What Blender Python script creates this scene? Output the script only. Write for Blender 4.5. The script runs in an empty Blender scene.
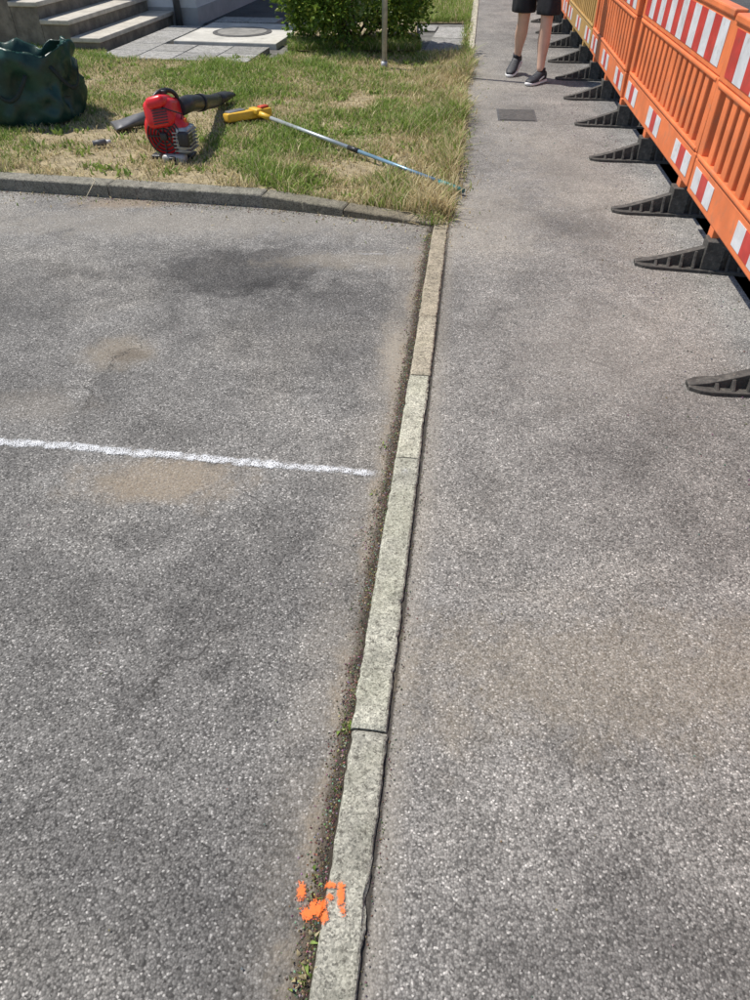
import bpy, math, random
import numpy as np
from mathutils import Vector, Matrix, noise
random.seed(7); rng=np.random.default_rng(7)
sc=bpy.context.scene
R=math.radians
KS,KO=.124,-.1175            # kerb line x = KS*y+KO
def kx(y): return KS*y+KO
# ---------------------------------------------------------------- node helpers
def nd(nt,typ,ins=None,**props):
    n=nt.nodes.new(typ)
    for k,v in props.items(): setattr(n,k,v)
    for k,v in (ins or {}).items():
        s=n.inputs[k]
        if isinstance(v,bpy.types.NodeSocket): nt.links.new(v,s)
        else: s.default_value=v
    return n
def mth(nt,op,a,b=None,c=None,clamp=False):
    ins={0:a}
    if b is not None: ins[1]=b
    if c is not None: ins[2]=c
    return nd(nt,'ShaderNodeMath',ins,operation=op,use_clamp=clamp).outputs[0]
def mix(nt,f,a,b,bt='MIX'):
    def c(v): return v if isinstance(v,bpy.types.NodeSocket) else (tuple(v)+(1,) if len(v)==3 else v)
    n=nd(nt,'ShaderNodeMix',{0:f,6:c(a),7:c(b)},data_type='RGBA',blend_type=bt)
    return n.outputs[2]
def ramp(nt,f,stops,interp='LINEAR'):
    n=nd(nt,'ShaderNodeValToRGB',{0:f}); cr=n.color_ramp; cr.interpolation=interp
    while len(cr.elements)<len(stops): cr.elements.new(0.5)
    for e,(p,c) in zip(cr.elements,stops):
        e.position=p; e.color=(c,c,c,1) if not isinstance(c,(tuple,list)) else tuple(c)+(1,)
    return n.outputs[0]
def sstep(nt,x,a,b):
    n=nd(nt,'ShaderNodeMapRange',{0:x,1:a,2:b,3:0.,4:1.},interpolation_type='SMOOTHSTEP'); return n.outputs[0]
def noi(nt,co,scale,detail=4,rough=.55,dist=0.):
    return nd(nt,'ShaderNodeTexNoise',{'Vector':co,'Scale':scale,'Detail':detail,'Roughness':rough,'Distortion':dist}).outputs['Fac']
def newmat(name):
    m=bpy.data.materials.new(name); m.use_nodes=True; nt=m.node_tree
    b=nt.nodes['Principled BSDF']; return m,nt,b
def simple(name,col,rough=.6,var=.25,scale=8.,metal=0.,bump=0.,bscale=60.,dirt=None,spec=.5):
    m,nt,b=newmat(name)
    co=nd(nt,'ShaderNodeTexCoord').outputs['Object']
    f=noi(nt,co,scale,3,.6)
    lo=tuple(c*(1-var) for c in col); hi=tuple(min(1,c*(1+var)) for c in col)
    c=mix(nt,sstep(nt,f,.3,.7),lo,hi)
    if dirt:
        f2=noi(nt,co,scale*2.3,5,.7,.3); c=mix(nt,mth(nt,'MULTIPLY',sstep(nt,f2,.5,.75),dirt[1]),c,dirt[0])
    nt.links.new(c,b.inputs['Base Color']); b.inputs['Roughness'].default_value=rough
    b.inputs['Metallic'].default_value=metal; b.inputs['Specular IOR Level'].default_value=spec
    if bump:
        h=noi(nt,co,bscale,3,.6); bp=nd(nt,'ShaderNodeBump',{'Height':h,'Strength':bump,'Distance':.004})
        nt.links.new(bp.outputs[0],b.inputs['Normal'])
    return m
def attrmat(name,rough=.6,trans=.25):
    m,nt,b=newmat(name)
    a=nd(nt,'ShaderNodeAttribute',attribute_name='Col').outputs['Color']
    nt.links.new(a,b.inputs['Base Color']); b.inputs['Roughness'].default_value=rough
    b.inputs['Specular IOR Level'].default_value=.3
    if trans>0:
        t=nd(nt,'ShaderNodeBsdfTranslucent',{'Color':a}).outputs[0]
        mx=nd(nt,'ShaderNodeMixShader',{0:trans,1:b.outputs[0],2:t})
        nt.links.new(mx.outputs[0],nt.nodes['Material Output'].inputs['Surface'])
    return m
# ---------------------------------------------------------------- mesh helpers
def obj(name,verts,faces,mat=None,parent=None,smooth=False,bevel=0,subsurf=0):
    me=bpy.data.meshes.new(name); me.from_pydata([tuple(v) for v in verts],[],faces); me.update()
    o=bpy.data.objects.new(name,me); sc.collection.objects.link(o)
    if mat: me.materials.append(mat)
    if parent: o.parent=parent
    if smooth:
        for p in me.polygons: p.use_smooth=True
    if bevel:
        md=o.modifiers.new('b','BEVEL'); md.width=bevel; md.segments=2; md.limit_method='ANGLE'
    if subsurf:
        md=o.modifiers.new('s','SUBSURF'); md.levels=subsurf; md.render_levels=subsurf
    return o
def empty(name,loc=(0,0,0),rz=0.):
    o=bpy.data.objects.new(name,None); o.location=loc; o.rotation_euler=(0,0,rz); o.empty_display_size=.2
    sc.collection.objects.link(o); return o
def boxg(V,F,x0,x1,y0,y1,z0,z1):
    b=len(V); V+=[(x0,y0,z0),(x1,y0,z0),(x1,y1,z0),(x0,y1,z0),(x0,y0,z1),(x1,y0,z1),(x1,y1,z1),(x0,y1,z1)]
    F+=[(b,b+3,b+2,b+1),(b+4,b+5,b+6,b+7),(b,b+1,b+5,b+4),(b+1,b+2,b+6,b+5),(b+2,b+3,b+7,b+6),(b+3,b,b+4,b+7)]
def loft(rings,cap=True):
    V=[];F=[];n=len(rings[0])
    for r in rings: V+=[tuple(p) for p in r]
    for i in range(len(rings)-1):
        for j in range(n):
            a=i*n+j;b=i*n+(j+1)%n; F.append((a,b,b+n,a+n))
    if cap: F.append(tuple(range(n))[::-1]); F.append(tuple((len(rings)-1)*n+j for j in range(n)))
    return V,F
def tube(name,pts,rad,mat,parent=None,n=14):
    pts=[Vector(p) for p in pts]; rads=rad if isinstance(rad,(list,tuple)) else [rad]*len(pts)
    rings=[]
    for i,p in enumerate(pts):
        t=(pts[min(i+1,len(pts)-1)]-pts[max(i-1,0)]).normalized()
        up=Vector((0,0,1)) if abs(t.z)<.9 else Vector((0,1,0))
        a=t.cross(up).normalized(); b=a.cross(t).normalized()
        r=rads[i]; ra,rb=(r if isinstance(r,tuple) else (r,r))
        rings.append([p+a*ra*math.cos(2*math.pi*k/n)+b*rb*math.sin(2*math.pi*k/n) for k in range(n)])
    V,F=loft(rings); o=obj(name,V,F,mat,parent,smooth=True)
    for p in o.data.polygons:
        if len(p.vertices)>4: p.use_smooth=False
    return o
def colattr(me,cols):
    a=me.color_attributes.new(name='Col',type='FLOAT_COLOR',domain='POINT')
    a.data.foreach_set('color',np.asarray(cols,dtype=np.float32).ravel())
# ---------------------------------------------------------------- ASPHALT
def asphalt(name,dark,mid,lite,tint,side):
    m,nt,b=newmat(name)
    co=nd(nt,'ShaderNodeTexCoord').outputs['Object']
    sx=nd(nt,'ShaderNodeSeparateXYZ',{0:co}); X,Y=sx.outputs[0],sx.outputs[1]
    nk=mth(nt,'ADD',mth(nt,'SUBTRACT',X,mth(nt,'MULTIPLY',Y,KS)),-KO)
    v=nd(nt,'ShaderNodeTexVoronoi',{'Vector':co,'Scale':205.,'Randomness':1.},voronoi_dimensions='2D')
    rs=nd(nt,'ShaderNodeSeparateColor',{0:v.outputs['Color']})
    stone=ramp(nt,rs.outputs[0],[(0,dark),(.3,mid*.8),(.62,mid),(.88,mid*1.22),(.965,lite*.95),(1,lite*1.3)])
    gap=sstep(nt,v.outputs['Distance'],.3,.7)
    fine=noi(nt,co,330,2,.7)
    fine2=noi(nt,co,95,3,.7)
    c=mix(nt,mth(nt,'MULTIPLY',gap,.6),stone,(dark,dark,dark))
    c=mix(nt,1.,c,ramp(nt,fine,[(.25,.7),(.5,1.),(.75,1.3)]),'MULTIPLY')
    c=mix(nt,1.,c,ramp(nt,fine2,[(.3,.72),(.5,1.),(.7,1.22)]),'MULTIPLY')
    L=noi(nt,co,.75,4,.62,.4); L2=noi(nt,co,4.5,4,.65,.6)
    c=mix(nt,1.,c,ramp(nt,L,[(.3,(.66,.66,.67)),(.5,(.97,.97,.97)),(.7,(1.25,1.22,1.17))]),'MULTIPLY')
    c=mix(nt,1.,c,ramp(nt,L2,[(.3,.76),(.5,1.),(.7,1.17)]),'MULTIPLY')
    c=mix(nt,1.,c,tint+(1,),'MULTIPLY')
    br=noi(nt,co,9,5,.7,.3)
    def blob(cx,cy,rx,ry,ns=.5,ang=0.,lo=.3,hi=1.3):
        mp=nd(nt,'ShaderNodeMapping',{'Vector':co,'Location':(cx,cy,0),'Rotation':(0,0,ang),'Scale':(rx,ry,1)},vector_type='TEXTURE')
        ln=nd(nt,'ShaderNodeVectorMath',{0:mp.outputs[0]},operation='LENGTH').outputs['Value']
        d=mth(nt,'ADD',ln,mth(nt,'MULTIPLY',mth(nt,'SUBTRACT',br,.5),ns*3))
        return mth(nt,'SUBTRACT',1.,sstep(nt,d,lo,hi))
    def dust(c,mask,amt,col): 
        g=mth(nt,'MULTIPLY',mask,amt)
        g=mth(nt,'MULTIPLY',g,ramp(nt,fine2,[(.25,.3),(.6,1.)]))
        return mix(nt,g,c,col)
    def wet(c,mask,amt):
        return mix(nt,mth(nt,'MULTIPLY',mask,amt),c,mix(nt,1.,c,(.42,.42,.43),'MULTIPLY'))
    if side=='L':
        c=wet(c,blob(-.72,3.42,.46,.30,.3,0.,.65,1.1),.8)
        c=wet(c,blob(-.72,3.40,.8,.42,.6),.35)
        c=wet(c,blob(-.25,2.85,.6,.6,.7),.5)
        c=wet(c,blob(-1.9,3.1,.7,.6,.8),.5)
        c=wet(c,blob(-1.5,2.35,.5,.2,.8),.35)
        c=wet(c,blob(-1.5,1.2,1.0,.5,.8),.5)
        c=wet(c,blob(-.6,.45,.7,.35,.8),.5)
        c=wet(c,blob(-.35,1.3,.3,.35,.8),.35)
        c=dust(c,blob(-.72,1.76,.30,.13,.6),.75,(.30,.24,.17)); c=dust(c,blob(-1.08,2.6,.17,.15,.5),.65,(.27,.225,.165))
        c=mix(nt,mth(nt,'MULTIPLY',blob(-1.05,2.57,.09,.07,.4),.55),c,(.10,.08,.06))
        c=dust(c,blob(-1.3,2.2,.25,.12,.8),.25,(.28,.24,.19))
        c=dust(c,blob(-.1,3.55,.5,.12,.9),.45,(.32,.28,.22)); c=dust(c,blob(.09,2.55,.08,.34,.6),.8,(.37,.325,.26))
        c=dust(c,blob(-1.0,4.1,1.8,.24,.9),.5,(.31,.28,.235))
        c=dust(c,blob(-1.55,4.4,.35,.1,.6),.8,(.26,.20,.14))
        w=mth(nt,'ADD',nk,mth(nt,'MULTIPLY',mth(nt,'SUBTRACT',br,.5),.13))
        brk=sstep(nt,L2,.35,.6)
        c=dust(c,mth(nt,'MULTIPLY',sstep(nt,w,-.28,-.05),mth(nt,'ADD',mth(nt,'MULTIPLY',brk,.6),.3)),.5,(.27,.235,.185))
        c=dust(c,mth(nt,'MULTIPLY',sstep(nt,w,-.125,-.08),mth(nt,'ADD',mth(nt,'MULTIPLY',brk,.7),.25)),.75,(.26,.21,.15))
        sm=mth(nt,'ADD',nk,mth(nt,'MULTIPLY',mth(nt,'SUBTRACT',fine2,.5),.03))
        sm=mth(nt,'ADD',sm,mth(nt,'MULTIPLY',mth(nt,'SUBTRACT',br,.5),.06))
        c=mix(nt,mth(nt,'MULTIPLY',sstep(nt,sm,-.083,-.066),.82),c,(.085,.066,.048))
        c=mix(nt,mth(nt,'MULTIPLY',sstep(nt,sm,-.064,-.054),.8),c,(.03,.024,.018))
    elif side=='R':
        w=mth(nt,'ADD',nk,mth(nt,'MULTIPLY',mth(nt,'SUBTRACT',br,.5),.08))
        c=dust(c,mth(nt,'SUBTRACT',1.,sstep(nt,w,.055,.13)),.5,(.32,.29,.24))
        seam=mth(nt,'SUBTRACT',1.,sstep(nt,mth(nt,'ADD',nk,mth(nt,'MULTIPLY',mth(nt,'SUBTRACT',br,.5),.012)),.048,.057)); c=mix(nt,mth(nt,'MULTIPLY',seam,.9),c,(.03,.026,.022))
        c=dust(c,blob(.65,1.0,.7,.22,.9),.35,(.27,.22,.15)); c=dust(c,blob(1.0,2.6,.5,.5,.9),.25,(.32,.29,.25))
        c=dust(c,blob(.55,4.2,.45,.7,.7),.45,(.36,.325,.27)); c=dust(c,blob(1.35,4.9,.3,1.6,.8),.3,(.31,.28,.23))
        c=wet(c,blob(1.2,4.05,.3,.22,.8),.5); c=wet(c,blob(.9,1.7,.35,.5,.9),.3); c=wet(c,blob(.25,3.1,.2,.5,.8),.3); c=wet(c,blob(.6,.4,.4,.2,.9),.3)
        c=dust(c,blob(1.0,8.8,.3,4.,.8),.35,(.34,.31,.26))
    wv=nd(nt,'ShaderNodeTexNoise',{'Vector':co,'Scale':5.,'Detail':4.,'Roughness':.7}).outputs['Color']
    cv=nd(nt,'ShaderNodeVectorMath',{0:co,1:nd(nt,'ShaderNodeVectorMath',{0:wv,'Scale':.28},operation='SCALE').outputs[0]},operation='ADD').outputs[0]
    e=nd(nt,'ShaderNodeTexVoronoi',{'Vector':cv,'Scale':1.15},voronoi_dimensions='2D',feature='DISTANCE_TO_EDGE').outputs['Distance']
    cm=mth(nt,'SUBTRACT',1.,sstep(nt,e,.002,.0065))
    gate=sstep(nt,noi(nt,co,2.3,2),.48 if side=='L' else .62,.56 if side=='L' else .7)
    crack=mth(nt,'MULTIPLY',cm,mth(nt,'MULTIPLY',gate,mth(nt,'SUBTRACT',1.,sstep(nt,Y,2.3,3.4))))
    c=mix(nt,mth(nt,'MULTIPLY',crack,.75),c,(.04,.037,.034))
    nt.links.new(c,b.inputs['Base Color'])
    b.inputs['Roughness'].default_value=.85; b.inputs['Specular IOR Level'].default_value=.3
    bp=nd(nt,'ShaderNodeBump',{'Height':mth(nt,'ADD',v.outputs['Distance'],mth(nt,'MULTIPLY',fine2,-2.2)),'Strength':.6,'Distance':.0018},invert=True)
    nt.links.new(bp.outputs[0],b.inputs['Normal'])
    return m
mL=asphalt('asphalt_old',.075,.23,.46,(1.045,1.,.93),'L')
mR=asphalt('asphalt_pavement',.095,.255,.46,(1.055,1.,.92),'R')
mD=asphalt('asphalt_dark',.04,.09,.16,(1.,1.,1.),'N')
def stonemat(name,base,green=.3,stones=True):
    m,nt,b=newmat(name)
    co=nd(nt,'ShaderNodeTexCoord').outputs['Object']
    v=nd(nt,'ShaderNodeTexVoronoi',{'Vector':co,'Scale':260.})
    r=nd(nt,'ShaderNodeSeparateColor',{0:v.outputs['Color']}).outputs[0]
    c=mix(nt,1.,base,ramp(nt,r,[(0,.45),(.25,.8),(.7,1.1),(1,1.5)]),'MULTIPLY')
    f=noi(nt,co,14,6,.7,.3); c=mix(nt,1.,c,ramp(nt,f,[(.3,.55),(.5,.93),(.7,1.25)]),'MULTIPLY')
    g=noi(nt,co,5,4,.6); c=mix(nt,mth(nt,'MULTIPLY',sstep(nt,g,.4,.65),green),c,(.28,.28,.19))
    p=noi(nt,co,60,4,.75); c=mix(nt,mth(nt,'MULTIPLY',sstep(nt,p,.54,.65),.8),c,(.08,.072,.058))
    a=nd(nt,'ShaderNodeAttribute',attribute_name='Col').outputs['Color']
    if stones: c=mix(nt,1.,c,a,'MULTIPLY')
    nt.links.new(c,b.inputs['Base Color']); b.inputs['Roughness'].default_value=.88
    bp=nd(nt,'ShaderNodeBump',{'Height':mth(nt,'ADD',mth(nt,'MULTIPLY',f,1.5),p),'Strength':.8,'Distance':.004})
    nt.links.new(bp.outputs[0],b.inputs['Normal']); return m
mK=stonemat('kerb_stone',(.41,.395,.34),.25)
mSlab=stonemat('slab_stone',(.36,.35,.33),.1)
mConc=simple('concrete',(.52,.50,.45),.85,.15,5,bump=.3,dirt=((.24,.22,.17),.5))
mConcD=simple('concrete_dark',(.15,.145,.13),.9,.3,9,bump=.3,dirt=((.08,.07,.06),.5))
# ---------------------------------------------------------------- ground sheets
def lk(x):   # lawn kerb front line
    if x<-.668: return 4.32-.184*(x+.668)
    return 4.32-.30*(x+.668)
mSoil=simple('soil',(.29,.235,.14),.95,.3,14,bump=.6,bscale=90,dirt=((.44,.37,.23),.8))
mFar=simple('ground_earth',(.09,.11,.045),.95,.4,.8,bump=.5)
obj('ground',[(-400,-400,-.03),(400,-400,-.03),(400,400,-.03),(-400,400,-.03)],[(0,1,2,3)],mFar)
y0,y1=-14,4.06
obj('parking_asphalt',[(-30,y0,0),(kx(y0)-.03,y0,0),(kx(y1)-.03,y1,0),(kx(y1)-.03,lk(.33)+.06,0),(-.668,lk(-.668)+.06,0),(-9,lk(-9)+.06,0),(-30,lk(-30)+.06,0)],[(0,1,2,3,4,5,6)],mL)
def bx(y): return 1.35+.1*y
obj('pavement',[(kx(-14)+.03,-14,.004),(bx(-14)+.12,-14,.004),(bx(90)+.12,90,.004),(kx(90)+.03,90,.004)],[(0,1,2,3)],mR)
obj('road',[(bx(-14)+.12,-14,-.012),(bx(-14)+7,-14,-.012),(bx(90)+7,90,-.012),(bx(90)+.12,90,-.012)],[(0,1,2,3)],mD)
def Hn(n):
    t=min(1,max(0,(-n-.1)/1.5)); t=t*t*(3-2*t); return .014+.05*t
# kerbs
def stone_row(name,stones,mat):
    V=[];F=[];C=[]
    for (a,b,w,h0,h1,col) in stones:
        a=Vector((a[0],a[1],0));b=Vector((b[0],b[1],0)); d=(b-a); L=d.length; d.normalize(); nrm=Vector((d.y,-d.x,0))
        S=max(8,int(L/.012)); prof=[(-.5,-.06,1),(-.5,-.008,1),(-.5+.003/w,-.003,1),(-.5+.008/w,0,1),(-.2,0,0),(.2,0,0),(.5-.008/w,0,1),(.5-.003/w,-.003,1),(.5,-.008,1),(.5,-.06,1)]
        base=len(V);n=len(prof)
        for i in range(S+1):
            s=min(max(i/S*L,.003),L-.003); e=0 if 0<i<S else 1
            zt=h0+(h1-h0)*i/S-(.005 if e else 0)
            p=a+d*s
            for (k,z,m_) in prof:
                q=p+nrm*(k*w)
                j=noise.noise(Vector((q.x*9,q.y*9,k*3)))*.002+noise.noise(Vector((q.x*60,q.y*60,k*9)))*.002
                ch=max(0,noise.noise(Vector((q.x*28,q.y*28,k*7+2)))-.25)*.012
                if m_==0: j*=.5; ch=0
                zz=zt+z if z>-.05 else -.05
                ins=-ch*(1 if k>0 else -1)
                V.append((q.x+nrm.x*(j*m_+ins),q.y+nrm.y*(j*m_+ins),zz+((j*.8-ch*.5) if z>-.05 else 0))); C.append(col+(1,))
            if i:
                for t in range(n-1):
                    q0=base+(i-1)*n+t; F.append((q0,q0+n,q0+n+1,q0+1))
        F.append(tuple(base+t for t in range(n))); F.append(tuple(base+S*n+t for t in range(n))[::-1])
    o=obj(name,V,F,mat,smooth=False); colattr(o.data,C); return o
ks=[]; js=[-4.2,-3.2,-2.2,-1.19,-.17,.845,1.87,2.40,2.90,3.95]
cols=[(1,1,1)]*5+[(.82,.82,.79),(.95,.96,.91),(1.12,1.12,1.04),(.96,.88,.77),(.86,.77,.66)]
for i in range(len(js)-1):
    w=.084+random.uniform(-.002,.002); o_=random.uniform(-.002,.002)
    h=.017+random.uniform(-.002,.002)
    ks.append(((kx(js[i])+o_,js[i]),(kx(js[i+1])+o_,js[i+1]),w,h,h+random.uniform(-.002,.002),cols[i+1]))
ks.append(((kx(3.95),3.95),(kx(4.25),4.25),.084,.015,.012,(.8,.72,.6)))
y=8.6
while y<14: ks.append(((kx(y)+.05,y),(kx(y+1)+.05,y+1),.09,.022,.022,(1.25,1.2,1.1))); y+=1
stone_row('flush_kerb',ks,mK)
ls=[]; x=-.668; 
for i in range(12):
    a=(x-.985,lk(x-.985)+.06);b=(x,lk(x)+.06)
    g=random.uniform(.5,.66); ls.append((a,b,.12,.078+random.uniform(-.003,.003),.078+random.uniform(-.003,.003),(g,g*.97,g*.92))); x-=.985
ls.append(((-.668,lk(-.668)+.06),(-.17,lk(-.17)+.06),.12,.074,.048,(.53,.5,.44)))
ls.append(((-.17,lk(-.17)+.06),(.34,lk(.34)+.06),.12,.046,.018,(.48,.43,.36)))
stone_row('lawn_kerb',ls,mK)
# ---------------------------------------------------------------- lawn
def yf(n):
    y=4.5
    for _ in range(6): y=lk(n+kx(y))+.08
    return y
def yb(n):
    x=n+kx(8.6)
    if x>-1.0: return 9.0+.05*math.sin(x*3)
    if x>-2.75: return 8.52+.05*math.sin(x*3)
    return 8.6+min(1.,(-2.75-x)*1.4)+ (max(0,-x-3.4))*.15
V=[];F=[];NN=130;TT=60
ns=[-9.6+ (9.6-.0)*i/NN for i in range(NN+1)]
for n in ns:
    f,b_=yf(n),yb(n)
    for t in range(TT+1):
        y=f+(b_-f)*t/TT; x=n+kx(y); V.append((x,y,Hn(n)+.012*noise.noise(Vector((x*2,y*2,0))) - (.006 if t in(0,TT) else 0)))
for i in range(NN):
    for t in range(TT):
        a=i*(TT+1)+t; F.append((a,a+TT+1,a+TT+2,a+1))
obj('lawn',V,F,mSoil,smooth=True)
def patch(name,pts,z,mat): return obj(name,[(p[0],p[1],z) for p in pts],[tuple(range(len(pts)))],mat)
patch('planting_bed',[(-.95,8.9),(.45,8.9),(.55,10.9),(-1.0,10.9)],.085,mSoil)
patch('driveway',[(-2.6,11.15),(-.9,11.15),(-.3,30),(-2.6,30)],.03,mD)
patch('back_lawn_soil',[(-.85,11.25),(kx(11.25),11.25),(kx(40),40),(-.2,40)],.028,mSoil)
# grass
def drys(x,y):
    return .5+.9*noise.noise(Vector((x*.9+3,y*.9,1.3)))+.6*noise.noise(Vector((x*3.1,y*3.1,5.)))
def grass(name,P,hs,dry,flat=None,base=.7,wmul=1.):
    N=len(P); P=np.array(P); hs=np.array(hs); dry=np.array(dry)
    ang=rng.uniform(0,2*np.pi,N); lean=rng.uniform(.2,1.2,N)*hs
    if flat is not None: 
        k=rng.random(N)<flat; lean=np.where(k,hs*rng.uniform(1.2,1.8,N),lean); hh=np.where(k,hs*.25,hs)
    else: hh=hs
    la=rng.uniform(0,2*np.pi,N); w=rng.uniform(.0022,.0050,N)*wmul
    dx,dy=np.cos(ang)*w,np.sin(ang)*w; lx,ly=np.cos(la)*lean,np.sin(la)*lean
    V=np.zeros((N,5,3))
    V[:,0]=P+np.stack([-dx,-dy,0*dx],1); V[:,1]=P+np.stack([dx,dy,0*dx],1)
    mid=P+np.stack([lx*.35,ly*.35,hh*.62],1)
    V[:,2]=mid+np.stack([dx*.8,dy*.8,0*dx],1); V[:,3]=mid-np.stack([dx*.8,dy*.8,0*dx],1)
    V[:,4]=P+np.stack([lx,ly,hh],1)
    me=bpy.data.meshes.new(name); me.vertices.add(N*5); me.vertices.foreach_set('co',V.ravel())
    b=(np.arange(N)*5)[:,None]; lp=np.concatenate([b+0,b+1,b+2,b+3,b+3,b+2,b+4],1).ravel()
    me.loops.add(N*7); me.loops.foreach_set('vertex_index',lp.astype(np.int32))
    me.polygons.add(N*2); st=np.stack([np.arange(N)*7,np.arange(N)*7+4],1).ravel(); 
    me.polygons.foreach_set('loop_start',st.astype(np.int32))
    me.update(calc_edges=True); me.validate()
    G=np.array([.17,.28,.05]);G2=np.array([.34,.44,.11]);S=np.array([.72,.62,.37]);S2=np.array([.52,.43,.24])
    r=rng.random(N)[:,None]; g=G*(1-r)+G2*r; s=S*r+S2*(1-r)
    isd=(rng.random(N)<np.clip(dry,.10,.93))[:,None]
    c=np.where(isd,s,g)*rng.uniform(.75,1.25,N)[:,None]
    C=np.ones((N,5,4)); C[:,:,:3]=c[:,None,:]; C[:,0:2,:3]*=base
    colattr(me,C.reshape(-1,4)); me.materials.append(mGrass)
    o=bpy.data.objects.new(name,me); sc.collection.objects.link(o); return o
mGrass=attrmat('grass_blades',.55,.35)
P=[];hs=[];dr=[]
cnt=0
while cnt<130000:
    n=-random.random()**1.25*5.6+.06; 
    f,b_=yf(n)-.0,yb(n); t=random.random(); y=f+.02+(b_-f)*t; x=n+kx(y)
    d=drys(x,y); 
    edge=max(0,1-(-n)/.6)
    if random.random()<min(.85,1.5*max(0,d-.5)): continue
    if y-f<.12 and noise.noise(Vector((x*5,0,0)))>.1 and n<-.9: continue
    cl=noise.noise(Vector((x*2.2,y*2.2,9)))+.5*noise.noise(Vector((x*7,y*7,2)))
    h=random.uniform(.018,.045)*(1.25-.5*min(1,max(0,d)))*(1+1.0*cl)
    if n>-.55: h*=1+1.3*edge; 
    if y-f<.5 and n>-1.3: h*=1.4
    P.append((x,y,Hn(n))); hs.append(max(.012,h)); dr.append(.18+1.0*max(0,d-.12)+.35*edge+ .35*max(0,1-(y-f)/.8)-.35*max(0,cl)); cnt+=1
for i in range(9000):
    x=random.uniform(-.95,.5);y=random.uniform(8.9,9.5); P.append((x,y,.085));hs.append(random.uniform(.04,.09));dr.append(.2)
for i in range(16000):
    y=11.3+random.random()**1.5*5; x=random.uniform(-.8,kx(y)); P.append((x,y,.028));hs.append(random.uniform(.05,.11));dr.append(.15)
for i in range(1100):
    y=random.uniform(8.4,11.3); x=kx(y)-.02+random.gauss(0,.03); P.append((x,y,.02));hs.append(random.uniform(.02,.06));dr.append(.3)
for i in range(4200):
    y=random.uniform(4.0,8.9); x=kx(y)+random.gauss(-.02,.055)+.09*noise.noise(Vector((y*2.5,0,0))); P.append((x,y,.008));hs.append(random.uniform(.03,.08));dr.append(.65)
for i in range(300):
    y=random.uniform(3.7,8); x=kx(y)+abs(random.gauss(.05,.16)); P.append((x,y,.007));hs.append(random.uniform(.006,.02));dr.append(.8)
for i in range(160):
    x=random.uniform(-3,.3); y=lk(x)-abs(random.gauss(0,.12)); P.append((x,y,.003));hs.append(random.uniform(.006,.02));dr.append(.8)
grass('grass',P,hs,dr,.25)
P=[];hs=[];dr=[]
for i in range(260):
    n=-random.random()*4.6-.05; f,b_=yf(n),yb(n); y=random.uniform(f+.1,b_); x=n+kx(y)
    for k in range(random.randint(10,26)): P.append((x+random.gauss(0,.035),y+random.gauss(0,.035),Hn(n)));hs.append(random.uniform(.02,.05));dr.append(.02)
grass('lawn_weeds',P,hs,dr,.3,.8,2.6)
P=[];hs=[];dr=[]
for (cx,cy,k,rr) in [(-.068,.87,16,.009),(-.065,.85,10,.008),(-.135,.36,26,.014),(-.12,.42,10,.01),(.0,1.7,5,.005),(.30,3.85,40,.03),(-.12,.52,8,.010),(-.085,.70,5,.006),(.03,1.95,5,.006)]:
    for i in range(k): P.append((cx+random.gauss(0,rr),cy+random.gauss(0,rr),.003));hs.append(random.uniform(.004,.013));dr.append(.5)
grass('kerb_weeds',P,hs,dr,.3)
# debris
V=[];F=[];C=[]
def peb(x,y,z,s,c):
    b=len(V); 
    q=[(1,0,0),(0,1,0),(-1,0,0),(0,-1,0),(0,0,.8),(0,0,-.4)]
    a=random.uniform(0,6.3)
    for p in q:
        k=s*random.uniform(.6,1.2); V.append((x+(p[0]*math.cos(a)-p[1]*math.sin(a))*k,y+(p[0]*math.sin(a)+p[1]*math.cos(a))*k,z+p[2]*k)); C.append(c+(1,))
    for i in range(4): F.append((b+i,b+(i+1)%4,b+4)); F.append((b+(i+1)%4,b+i,b+5))
for i in range(10000):
    y=random.uniform(.1,3.95); n=-.045-abs(random.gauss(0,.02+.03*max(0,noise.noise(Vector((y*3,5,3)))))); 
    if noise.noise(Vector((y*4,0,3)))<-.2 and random.random()<.7: continue
    g=random.random(); c=tuple(q*random.uniform(.5,1.3) for q in ((.15,.115,.075) if g<.6 else ((.06,.048,.035) if g<.8 else (.36,.32,.25))))
    peb(kx(y)+n,y,.001,random.uniform(.0008,.0034),c)
for i in range(900):
    y=random.uniform(.1,4.2); n=.047+abs(random.gauss(0,.012)); c=tuple(q*random.uniform(.6,1.3) for q in (.16,.14,.1)); peb(kx(y)+n,y,.006,random.uniform(.001,.0028),c)
for i in range(1500):
    x=random.uniform(-3,.3); y=lk(x)-abs(random.gauss(0,.05)); c=tuple(q*random.uniform(.6,1.3) for q in (.2,.165,.12)); peb(x,y,.002,random.uniform(.0015,.005),c)
for i in range(900):
    y=random.uniform(1.5,9); x=bx(y)-.1+random.gauss(0,.22); c=tuple(q*random.uniform(.5,1.3) for q in (.16,.15,.13)); 
    if x<bx(y)+.1: peb(x,y,.006,random.uniform(.002,.006),c)
for i in range(500):
    x=random.uniform(-2,1.3); y=random.uniform(.2,4); c=tuple(q*random.uniform(.5,1.3) for q in (.2,.18,.15)); peb(x,y,.006,random.uniform(.001,.003),c)
o=obj('dirt_debris',V,F,attrmat('debris',.9,0)); colattr(o.data,C)
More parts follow.
